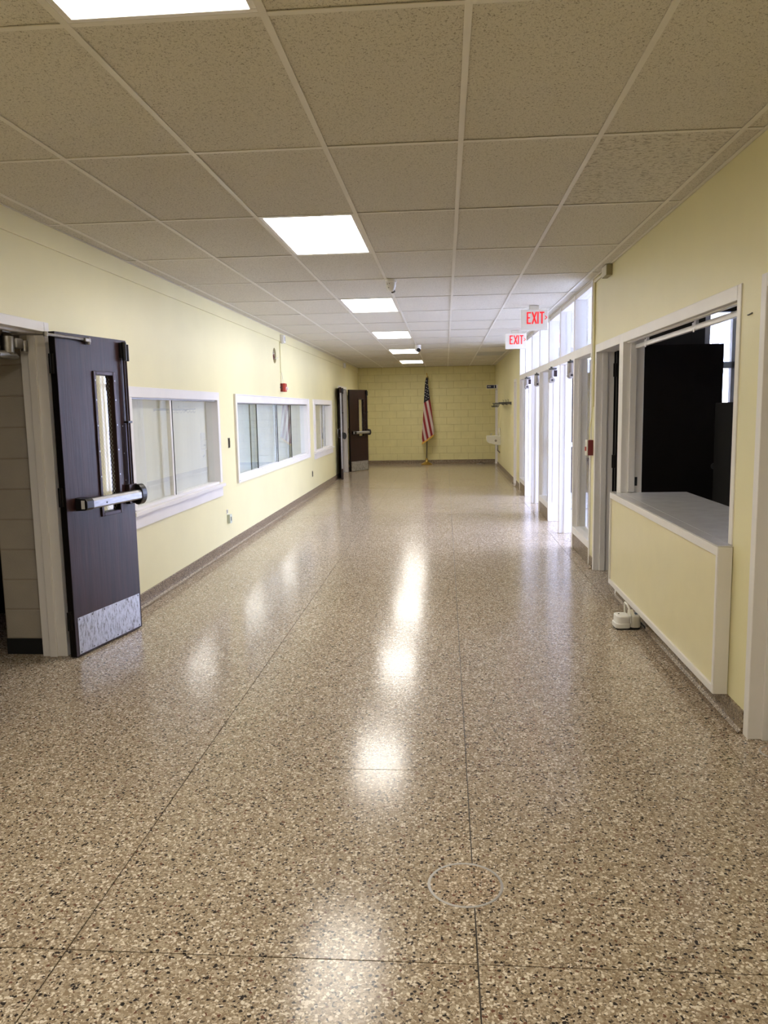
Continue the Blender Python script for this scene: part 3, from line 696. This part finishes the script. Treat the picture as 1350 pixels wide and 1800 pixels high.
# ================================================================== CEILING LIGHTS
for r_ in LIGHT_ROWS:
    y0 = GY0+TD*r_; x0 = GX0-2*TW
    lab = {-5: 'fluorescent troffer overhead behind the viewer', -2: 'bright ceiling troffer cut off by the top picture edge', 1: 'largest whole lit ceiling troffer, two tiles before the camera dome',
           4: 'lit ceiling troffer just past the dome camera', 7: 'lit ceiling troffer in the middle of the row', 10: 'second farthest lit ceiling troffer', 13: 'farthest lit ceiling troffer near the block wall'}[r_]
    t = empty('ceiling_light', lab, 'ceiling light', (x0+TW/2, y0+TD/2, ZC), group='row of recessed ceiling troffers')
    a, b_ = TW/2-0.012, TD/2-0.012
    f = MB(); g = 0.022
    f.box(-a, a, -b_, -b_+g, 0.001, 0.012).box(-a, a, b_-g, b_, 0.001, 0.012).box(-a, -a+g, -b_+g, b_-g, 0.001, 0.012).box(a-g, a, -b_+g, b_-g, 0.001, 0.012)
    f.build('door_frame', M_['white'], t, bevel=0.002)
    box('diffuser', M_['lamp'], t, -a+g, a-g, -b_+g, b_-g, 0.006, 0.011)
    box('housing', M_['white'], t, -a, a, -b_, b_, 0.02, 0.11)
# air grille
g_ = empty('ceiling_vent', 'grey air grille set in the ceiling near the far right corner', 'vent', (GX0+1.5*TW, GY0+11.5*TD, ZC))
a, b_ = TW/2-0.012, TD/2-0.012
MB().box(-a, a, -b_, -b_+.03, 0, .012).box(-a, a, b_-.03, b_, 0, .012).box(-a, -a+.03, -b_, b_, 0, .012).box(a-.03, a, -b_, b_, 0, .012).build('frame', M_['vent'], g_)
for k in range(22):
    y = -b_+0.06+k*(2*b_-0.12)/21
    MB().prism([(y-0.026, 0.009), (y-0.024, 0.009), (y+0.026, 0.001), (y+0.024, 0.001)], 0, -a+.03, a-.03).build('slat', M_['vent'], g_)
box('backing', M_['vent'], g_, -a, a, -b_, b_, 0.02, 0.03)

# ================================================================== LETTER STROKES
def strokes(segs, wid, y0, y1):
    # segments in the x-z plane, extruded along y
    b = MB()
    for (xa, za), (xb, zb) in segs:
        d = Vector((xb-xa, zb-za)); d.normalize(); n = Vector((-d.y, d.x))*wid/2; ex = d*0
        b.prism([(xa+n.x, za+n.y), (xb+n.x, zb+n.y), (xb-n.x, zb-n.y), (xa-n.x, za-n.y)], 1, y0, y1)
    return b
def glyph(ch, x, z, w_, h_):
    P = lambda a, c: (x+a*w_, z+c*h_)
    G = {'E': [((.12, 0), (.12, 1)), ((.0, .06), (1, .06)), ((0, .94), (1, .94)), ((0, .52), (.8, .52))],
         'X': [((.06, 0), (.94, 1)), ((.06, 1), (.94, 0))], 'I': [((.5, 0), (.5, 1))], 'T': [((.5, 0), (.5, 1)), ((0, .94), (1, .94))],
         'M': [((.1, 0), (.1, 1)), ((.9, 0), (.9, 1)), ((.1, 1), (.5, .3)), ((.5, .3), (.9, 1))], 'N': [((.1, 0), (.1, 1)), ((.9, 0), (.9, 1)), ((.1, 1), (.9, 0))],
         '>': [((0, 0), (1, .5)), ((1, .5), (0, 1))]}
    return [(P(*a), P(*b_)) for a, b_ in G[ch]]
def exit_sign(x0, x1, y, z0, z1, label):
    wd, ht = x1-x0, z1-z0; xc = (x0+x1)/2
    e = empty('exit_sign', label, 'exit sign', (xc, y, z0), group='hanging exit signs')
    box('body', M_['sign'], e, -wd/2, wd/2, 0, 0.045, 0, ht, bevel=0.005)
    MB().box(-wd*0.19, wd*0.17, 0.005, 0.04, ht, ZC-z0).build('canopy', M_['cream'], e, bevel=0.003)
    L = lambda f_: -wd/2+wd*f_
    lw = wd*0.135; zl, zh = ht*0.30, ht*0.58
    for ch, f_, ww in (('E', 0.215, .145), ('X', 0.40, .175), ('I', 0.575, .10), ('T', 0.685, .175)):
        strokes(glyph(ch, L(f_), zl, wd*ww, zh), wd*0.052, -0.003, 0.0).build('letter', M_['exitred'], e)
    strokes(glyph('>', L(0.885), ht*0.50, wd*0.075, ht*0.19), wd*0.025, -0.003, 0.0).build('arrow', M_['exitred'], e)
exit_sign(0.895, 1.205, 9.55, 2.455, 2.69, 'nearer hanging exit sign with red letters, before the transom windows')
exit_sign(0.935, 1.255, 12.55, 2.458, 2.69, 'farther hanging exit sign with red letters')

# ================================================================== CAMERAS
c1 = empty('security_camera', 'white dome camera on the ceiling grid with its back turned', 'camera', (GX0-TW+0.045, 7.40, ZC))
MB().lathe([(0.055, 0.0), (0.055, -0.022), (0.046, -0.026), (0.044, -0.035)], (0, 0, 0), 28).build('base_ring', M_['plast'], c1, smooth=True)
MB().lathe([(0.046, -0.03), (0.045, -0.06), (0.036, -0.085), (0.022, -0.102), (0.004, -0.108)], (0, 0, 0), 28).build('housing', M_['plast'], c1, smooth=True)
MB().cyl((0.012, 0.022, -0.085), (0.018, 0.036, -0.105), 0.02, n=14).build('lens_hood', M_['gun'], c1)
for q in ((-0.03, -0.034, -0.042), (-0.012, -0.042, -0.04), (-0.02, -0.036, -0.075)): MB().cyl(q, (q[0], q[1]-0.006, q[2]), 0.004, n=8).build('screw', M_['gun'], c1)
c2 = empty('security_camera', 'white turret camera with black lens facing down the corridor', 'camera', (GX0-TW+0.03, 14.9, ZC))
MB().lathe([(0.06, 0), (0.06, -0.03), (0.05, -0.035)], (0, 0, 0), 24).build('base_ring', M_['plast'], c2, smooth=True)
MB().lathe([(0.045, -0.03), (0.058, -0.05), (0.060, -0.075), (0.048, -0.105), (0.02, -0.122), (0.004, -0.125)], (0, 0, 0), 24).build('ball', M_['plast'], c2, smooth=True)
MB().cyl((0.012, -0.035, -0.085), (0.018, -0.066, -0.098), 0.036, n=18).build('lens', M_['black'], c2)

# ================================================================== WALL FITTINGS, LEFT
def strobe(y, label):
    s = empty('alarm_strobe', label, 'alarm', (XL+0.014, y, 2.645), group='white alarm strobes on the left wall')
    box('back_box', M_['cream'], s, 0, 0.03, 0, 0.13, -0.065, 0.06, bevel=0.003)
    box('cover', M_['plast'], s, 0.03, 0.06, 0.005, 0.125, -0.06, 0.055, bevel=0.006)
    box('lens', M_['vent'], s, 0.06, 0.066, 0.05, 0.085, -0.035, 0.03, bevel=0.004)
strobe(11.90, 'white alarm strobe high above the red wall box'); strobe(19.25, 'white alarm strobe high above the far double doors')
fa = empty('fire_alarm', 'red fire alarm horn below its conduit above the longest window', 'alarm', (XL, 11.88, 1.92))
box('back_box', M_['dred'], fa, 0, 0.035, 0.0, 0.14, -0.062, 0.062, bevel=0.003)
box('cover', M_['red'], fa, 0.035, 0.072, 0.0, 0.14, -0.064, 0.064, bevel=0.008)
MB().cyl((0.072, 0.09, -0.015), (0.102, 0.09, -0.015), 0.026, r1=0.018, n=16).build('strobe_lens', M_['plast'], fa, smooth=True)
MB().cyl((0.01, -0.012, 0), (0.01, 0, 0), 0.012, n=10).build('knock_out', M_['black'], fa)
cd = empty('conduit', 'thin yellow conduit dropping to the red alarm horn', 'conduit', (XL, 11.92, 2.0))
box('raceway', M_['wall'], cd, 0, 0.014, -0.012, 0.012, 0.14, 0.60, bevel=0.003)
MB().tube([(0.012, 0.008, 0.16), (0.02, 0.03, 0.10), (0.02, 0.06, 0.04), (0.02, 0.062, -0.015)], 0.003, n=6).build('wire', M_['cream'], cd, smooth=True)
MB().tube([(0.007, 0, 0.14), (0.007, 0.0, -0.015)], 0.005, n=6).build('raceway_tail', M_['wall'], cd)
hl = empty('wall_opening', 'round dark hole with loose wires in left wall beside conduit', 'hole', (XL, HOLE[0], HOLE[1]))
MB().cyl((-0.095, 0, 0), (-0.04, 0, 0), 0.108, n=24).build('back_box', M_['dark'], hl)  # near-black plug stands for the darkness inside the hole
for a0 in (0.3, 1.4, 2.6, 4.2, 5.3):
    c, s_ = math.cos(a0), math.sin(a0)
    MB().tube([(-0.04, 0.08*c, 0.08*s_), (-0.01, 0.05*c-0.02*s_, 0.05*s_+0.02*c), (-0.015, -0.03*s_, 0.03*c), (-0.04, -0.05*c, -0.06*s_)], 0.004, n=6).build('loose_wire', M_['cream' if a0 < 2 else 'dred'], hl, smooth=True)
MB().tube([(-0.02, 0.05, -0.03), (0.015, 0.08, -0.04), (0.03, 0.10, -0.02)], 0.004, n=6).build('wire_tail', M_['plast'], hl, smooth=True)
def open_box(y, z, w_, h_, label, nm='electrical_box'):
    e = empty(nm, label, 'electrical box', (XL, y, z))
    f = MB(); t = 0.006
    f.box(0, 0.006, -w_/2, w_/2, -h_/2, -h_/2+t).box(0, 0.006, -w_/2, w_/2, h_/2-t, h_/2).box(0, 0.006, -w_/2, -w_/2+t, -h_/2, h_/2).box(0, 0.006, w_/2-t, w_/2, -h_/2, h_/2)
    f.build('rim', M_['dsteel'], e); box('back', M_['dark'], e, 0, 0.001, -w_/2, w_/2, -h_/2, h_/2)  # near-black sheet on the wall stands for the box's dark inside
    box('device', M_['black'], e, 0.001, 0.012, -w_/4, w_/4, -h_/3, h_/3, bevel=0.002)
    MB().cyl((0.012, 0, h_*0.12), (0.016, 0, h_*0.12), 0.006, n=8).build('toggle', M_['dsteel'], e)
open_box(8.90, 1.215, 0.065, 0.115, 'dark uncovered switch box between the first two windows')
open_box(14.50, 0.40, 0.06, 0.11, 'uncovered outlet low on the wall before the small window')
ou = empty('wall_outlet', 'pale green surface outlet low between the first two windows', 'outlet', (XL, 8.74, 0.36))
box('surface_box', M_['outlet'], ou, 0, 0.035, -0.04, 0.04, -0.05, 0.05, bevel=0.004)
box('receptacle', M_['black'], ou, 0.035, 0.037, -0.014, 0.014, -0.022, 0.022)
box('side_face', M_['outlet'], ou, 0.03, 0.036, -0.036, 0.036, -0.046, 0.046, bevel=0.003)
bp = empty('wall_plate', 'small metal wall plate just above the pale outlet', 'wall plate', (XL, 8.70, 0.44))
box('plate', M_['cream'], bp, 0, 0.006, -0.025, 0.025, -0.022, 0.032, bevel=0.002)
box('slot', M_['gun'], bp, 0.006, 0.007, -0.012, 0.012, -0.01, 0.025)

# ================================================================== WALL FITTINGS, RIGHT
jb = empty('junction_box', 'olive junction box under the ceiling above the office door', 'junction box', (XR, 6.92, 2.69))
box('box_body', M_['olive'], jb, -0.048, 0, 0, 0.20, -0.045, 0.045, bevel=0.004)
box('cover', M_['cream'], jb, -0.052, -0.048, 0.004, 0.196, -0.042, 0.042, bevel=0.002)
rw = empty('conduit', 'cream conduit running from junction box down to the red pull box', 'conduit', (XR, 7.12, 2.70))
box('raceway', M_['cream'], rw, -0.017, -0.001, 0, 0.55, -0.008, 0.010, bevel=0.003)
box('raceway', M_['wall'], rw, -0.017, -0.001, 0.525, 0.55, -1.15, -0.008, bevel=0.003)
MB().tube([(-0.012, 0.537, -1.14), (-0.018, 0.545, -1.25), (-0.03, 0.565, -1.35), (-0.03, 0.575, -1.47)], 0.006, n=8).build('flex_tail', M_['wall'], rw, smooth=True)
ps = empty('pull_station', 'dark red fire pull box on the strip beside the entrance', 'alarm', (XR, 7.655, 1.165))
box('back_box', M_['dred'], ps, -0.05, 0, 0, 0.085, -0.073, 0.073, bevel=0.003)
box('cover', M_['cream'], ps, -0.062, -0.05, -0.002, 0.087, -0.075, 0.075, bevel=0.004)
box('handle', M_['red'], ps, -0.070, -0.062, 0.015, 0.07, -0.03, 0.01, bevel=0.003)
MB().tube([(0, 0, 0), (-0.012, 0.03, 0.004), (-0.004, 0.07, -0.004)], 0.0025, n=6)
tag(MB().tube([(XR-0.003, 3.855, 1.965), (XR-0.006, 3.84, 1.963), (XR-0.003, 3.80, 1.968)], 0.003, n=6).build('wall_nail', M_['gun']), 'small dark nail in the right wall between two frames', 'nail')

# ================================================================== FAR RIGHT THINGS
sg = empty('restroom_sign', 'navy projecting restroom sign with white edge at far right', 'sign', (XR, 21.62, 2.12))
box('mount', M_['plast'], sg, -0.03, 0, -0.012, 0.03, -0.055, 0.055, bevel=0.002)
box('board', M_['plast'], sg, -0.295, -0.03, 0, 0.015, -0.052, 0.052, bevel=0.002)
box('face', M_['navy'], sg, -0.285, -0.035, -0.002, 0, -0.043, 0.043)
for ch, x in (('M', -0.262), ('E', -0.228), ('N', -0.203)): strokes(glyph(ch, x, -0.012, 0.028 if ch == 'M' else 0.02, 0.03), 0.006, -0.004, -0.002).build('letter', M_['starw'], sg)
pi_ = strokes([((-0.085, -0.03), (-0.085, 0.015))], 0.018, -0.004, -0.002)
pi_.prism([(-0.085+0.009*math.cos(q), 0.026+0.009*math.sin(q)) for q in [2*math.pi*k/12 for k in range(12)]], 1, -0.004, -0.002)
pi_.build('person_symbol', M_['starw'], sg)
df = empty('drinking_fountain', 'white wall-hung drinking fountain at the far right', 'fountain', (XR, 20.45, 0.72))
MB().prism([(0, -0.12), (0, 0.13), (-0.34, 0.125), (-0.345, 0.09), (-0.34, -0.02), (-0.30, -0.06), (-0.06, -0.12)], 1, 0, 0.36).build('basin', M_['porc'], df, bevel=0.012)
box('back_panel', M_['porc'], df, -0.03, 0, 0.02, 0.34, 0.10, 0.32, bevel=0.008)
MB().tube([(-0.24, 0.06, 0.12), (-0.24, 0.06, 0.165), (-0.225, 0.065, 0.18), (-0.205, 0.075, 0.175)], 0.010).build('bubbler', M_['steel'], df, smooth=True)
MB().cyl((-0.12, 0, 0.0), (-0.12, -0.015, 0.0), 0.03, n=18).build('push_button', M_['dsteel'], df, smooth=True)
MB().tube([(-0.06, 0.18, -0.08), (-0.06, 0.18, -0.26), (0.0, 0.18, -0.32)], 0.016).build('drain_pipe', M_['dsteel'], df, smooth=True)
cr = empty('coat_rack', 'dark metal coat rack shelf on the far right wall', 'coat rack', (XR, 17.06, 1.66))
LEN = 2.30
box('wall_rail', M_['gun'], cr, -0.015, 0, 0, LEN, -0.03, 0.02)
for x in (-0.07, -0.13, -0.19, -0.25): MB().cyl((x, 0, 0.0), (x, LEN, 0.0), 0.010, n=8).build('shelf_bar', M_['gun'], cr)
for y in (0.02, LEN/2, LEN-0.02):
    MB().prism([(0, -0.05), (0, 0.015), (-0.27, 0.012), (-0.27, -0.005), (-0.06, -0.02)], 1, y-0.008, y+0.008).build('bracket', M_['gun'], cr)
for k in range(9):
    y = 0.15+k*(LEN-0.3)/8
    MB().tube([(-0.25, y, 0.0), (-0.25, y, -0.05), (-0.27, y, -0.085), (-0.295, y, -0.08), (-0.30, y, -0.05)], 0.006, n=6).build('hook', M_['gun'], cr, smooth=True)
    if k % 3 == 0: MB().tube([(-0.05, y, 0.0), (-0.05, y, 0.06), (-0.07, y, 0.075)], 0.005, n=6).build('peg', M_['gun'], cr, smooth=True)
fb = empty('floor_box', 'small brass floor outlet with a short cable by the far wall', 'floor outlet', (0.93, 22.30, 0))
MB().lathe([(0.07, 0.0005), (0.07, 0.006), (0.05, 0.012), (0.02, 0.013)], (0, 0, 0), 20).build('plate', M_['dsteel'], fb, smooth=True)
MB().tube([(0, 0, 0.01), (0.05, 0.0, 0.05), (0.11, 0.02, 0.03), (0.16, 0.03, 0.006)], 0.007, n=8).build('cable', M_['black'], fb, smooth=True)

# ================================================================== FLAG
FYP = 22.28
fg = empty('flagpole', 'furled striped flag with gold fringe on a brass based pole', 'flag', (-0.535, FYP, 0))
MB().lathe([(0.16, 0.0), (0.165, 0.012), (0.15, 0.03), (0.10, 0.055), (0.06, 0.075), (0.042, 0.10), (0.034, 0.13), (0.038, 0.145), (0.030, 0.16), (0.026, 0.185)], (0, 0, 0), 32).build('base', M_['brass'], fg, smooth=True)
MB().tube([(0, 0, 0.15), (0.028, 0, 1.3), (0.052, 0, 2.36)], 0.0135, n=12).build('pole', M_['dwood'], fg, smooth=True)
MB().lathe([(0.010, 0.0), (0.018, 0.02), (0.016, 0.05), (0.009, 0.085), (0.002, 0.11)], (0.053, 0, 2.355), 14).build('finial', M_['dwood'], fg, smooth=True)
# outline in hundredths of the printed coordinates (x, left, right) by y
rows = [(235, 328, 344), (300, 311, 352), (400, 300, 369), (500, 291, 381), (600, 285, 391), (670, 280, 404), (800, 270, 424), (1000, 256, 446), (1200, 240, 466), (1395, 234, 486)]
def edge(y, k):
    for a, b_ in zip(rows, rows[1:]):
        if a[0] <= y <= b_[0]: t = (y-a[0])/(b_[0]-a[0]); return a[k]+(b_[k]-a[k])*t
    return rows[-1][k]
SX = 0.00152
def wx(u): return (u-322)*SX
def wz(v): return 0.072+(1700-v)*SX*1.06
NU, NV = 24, 40
me = bpy.data.meshes.new('flag_cloth'); vs, fs, uvs = [], [], []
def cloth(back):
    off = len(vs)
    for j in range(NV+1):
        for i in range(NU+1):
            u = i/NU
            # bottom edge runs from (235,1362) to (468,1212)
            vb = 1362-150*u; v = 235+(vb-235)*j/NV
            L_, R_ = edge(v, 1), edge(v, 2); x = L_+(R_-L_)*u
            wdt = (R_-L_)*SX; prof = math.sin(math.pi*u)**0.6
            fold = 0.012*math.sin(u*9+v*0.004)*(0.3+wdt/0.3)
            dep = (-0.28*wdt*prof - fold) if not back else (0.26*wdt*prof + 0.6*fold)
            if i in (0, NU): dep = 0
            vs.append((wx(x), dep-0.012, wz(v))); uvs.append((x/1000, v/1000))
    for j in range(NV):
        for i in range(NU):
            a = off+j*(NU+1)+i; q = (a, a+1, a+NU+2, a+NU+1); fs.append(q if not back else q[::-1])
cloth(False); cloth(True)
me.from_pydata(vs, [], fs); uvl = me.uv_layers.new(name='print')
for lp in me.loops: uvl.data[lp.index].uv = uvs[lp.vertex_index]
me.materials.append(M_['flag'])
for p in me.polygons: p.use_smooth = True
flc = link('flag_cloth', me, fg); flc['label'] = 'red and white striped cloth with dark starred canton'
bmf = MB()
for side in (-1, 1):
    prev = None
    for i in range(NU+1):
        u = i/NU; v0 = 1362-150*u; L_, R_ = edge(v0, 1), edge(v0, 2); x = L_+(R_-L_)*u; wdt = (R_-L_)*SX
        d = side*0.28*wdt*math.sin(math.pi*u)**0.6 - 0.012 + side*0.004
        top = bmf.bm.verts.new((wx(x), d, wz(v0-6))); bot = bmf.bm.verts.new((wx(x)-0.004, d*1.02, wz(v0+32)))
        if prev: bmf.bm.faces.new((prev[0], top, bot, prev[1]))
        prev = (top, bot)
bmf.build('fringe', M_['gold'], fg)
MB().tube([(wx(338), -0.02, wz(165)), (wx(346), -0.03, wz(200)), (wx(348), -0.028, wz(245))], 0.012, n=8, r1=0.006).build('tassel', M_['gold'], fg, smooth=True)
for (x, v) in ((330, 296), (316, 344), (345, 362), (333, 410), (360, 430), (320, 452), (353, 470), (308, 497), (342, 518), (371, 537), (299, 545), (331, 563), (362, 582), (318, 606)):
    L_, R_ = edge(v, 1), edge(v, 2); u = min(.95, max(.05, (x-L_)/(R_-L_))); wdt = (R_-L_)*SX
    d = -0.28*wdt*math.sin(math.pi*u)**0.6 - 0.012*math.sin(u*9+v*0.004)*(0.3+wdt/0.3) - 0.012
    pts = []
    for k in range(10):
        a0 = math.pi/2+k*math.pi/5; r0 = 0.016 if k % 2 == 0 else 0.0072
        pts.append((wx(x)+r0*math.cos(a0), wz(v)+r0*math.sin(a0)))
    MB().prism(pts, 1, d-0.008, d+0.004).build('star', M_['starw'], flc)

# ================================================================== THINGS ON THE FLOOR
def floor_ring(x, y, r0, label):
    e = empty('floor_access_ring', label, 'floor ring', (x, y, 0), group='round metal rings set in the terrazzo')
    b = MB(); n = 56
    prof = [(r0-0.009, 0.0004), (r0-0.008, 0.0014), (r0, 0.0014), (r0+0.001, 0.0004)]
    rg = [[b.bm.verts.new((r*math.cos(2*math.pi*k/n), r*math.sin(2*math.pi*k/n), z)) for k in range(n)] for r, z in prof]
    for i in range(3):
        for k in range(n): b.bm.faces.new((rg[i][k], rg[i][(k+1)%n], rg[i+1][(k+1)%n], rg[i+1][k]))
    b.build('ring', M_['ring'], e, smooth=True)
    MB().prism([((r0-0.0085)*math.cos(2*math.pi*k/n), (r0-0.0085)*math.sin(2*math.pi*k/n)) for k in range(n)], 2, 0.0002, 0.0006).build('infill', M_['floord'], e)
floor_ring(0.053, 2.437, 0.124, 'round metal ring set in the terrazzo in the foreground')
floor_ring(1.472, 3.50, 0.072, 'round metal ring partly cut by the right picture edge')
ap = empty('floor_appliance', 'small white plastic appliance with loop handle on the floor', 'appliance', (1.262, 5.545, 0), R(4))
def rbox(b, x0, x1, y0, y1, z0, z1, r, n=6):
    pts = []
    for cx_, cy_, a0 in ((x1-r, y1-r, 0), (x0+r, y1-r, 90), (x0+r, y0+r, 180), (x1-r, y0+r, 270)):
        for k in range(n+1):
            a = R(a0+90*k/n); pts.append((cx_+r*math.cos(a), cy_+r*math.sin(a)))
    return b.prism(pts, 2, z0, z1)
rbox(MB(), -0.082, 0.086, -0.062, 0.062, 0.0, 0.012, 0.03).build('base', M_['black'], ap)
rbox(MB(), -0.088, 0.018, -0.068, 0.066, 0.010, 0.045, 0.03).build('bumper', M_['plast'], ap, bevel=0.006)
rbox(MB(), -0.078, 0.015, -0.063, 0.063, 0.040, 0.098, 0.03).build('tank', M_['plast'], ap, bevel=0.008)
rbox(MB(), 0.018, 0.088, -0.064, 0.064, 0.012, 0.098, 0.025).build('motor_body', M_['cream'], ap, bevel=0.008)
MB().tube([(0.014, -0.066, 0.05), (0.012, -0.068, 0.10), (0.004, -0.06, 0.145), (-0.004, -0.03, 0.176), (-0.004, 0.02, 0.178), (0.004, 0.055, 0.145), (0.010, 0.066, 0.10), (0.012, 0.066, 0.05)], 0.0065, n=10).build('handle', M_['plast'], ap, smooth=True)
MB().prism([(-0.050, 0.0985), (0.012, 0.0985), (0.012, 0.130)], 0, 0.012, 0.05).build('spout', M_['cream'], ap, bevel=0.003)
rbox(MB(), 0.04, 0.078, -0.02, 0.03, 0.097, 0.101, 0.012).build('window_lens', M_['blue'], ap)
MB().tube([(0.085, -0.01, 0.05), (0.105, -0.02, 0.03), (0.118, -0.045, 0.012), (0.115, -0.07, 0.008)], 0.007, n=8).build('hose', M_['gun'], ap, smooth=True)
MB().cyl((-0.05, 0.01, 0.098), (-0.05, 0.01, 0.101), 0.006, n=10).build('button', M_['gun'], ap)
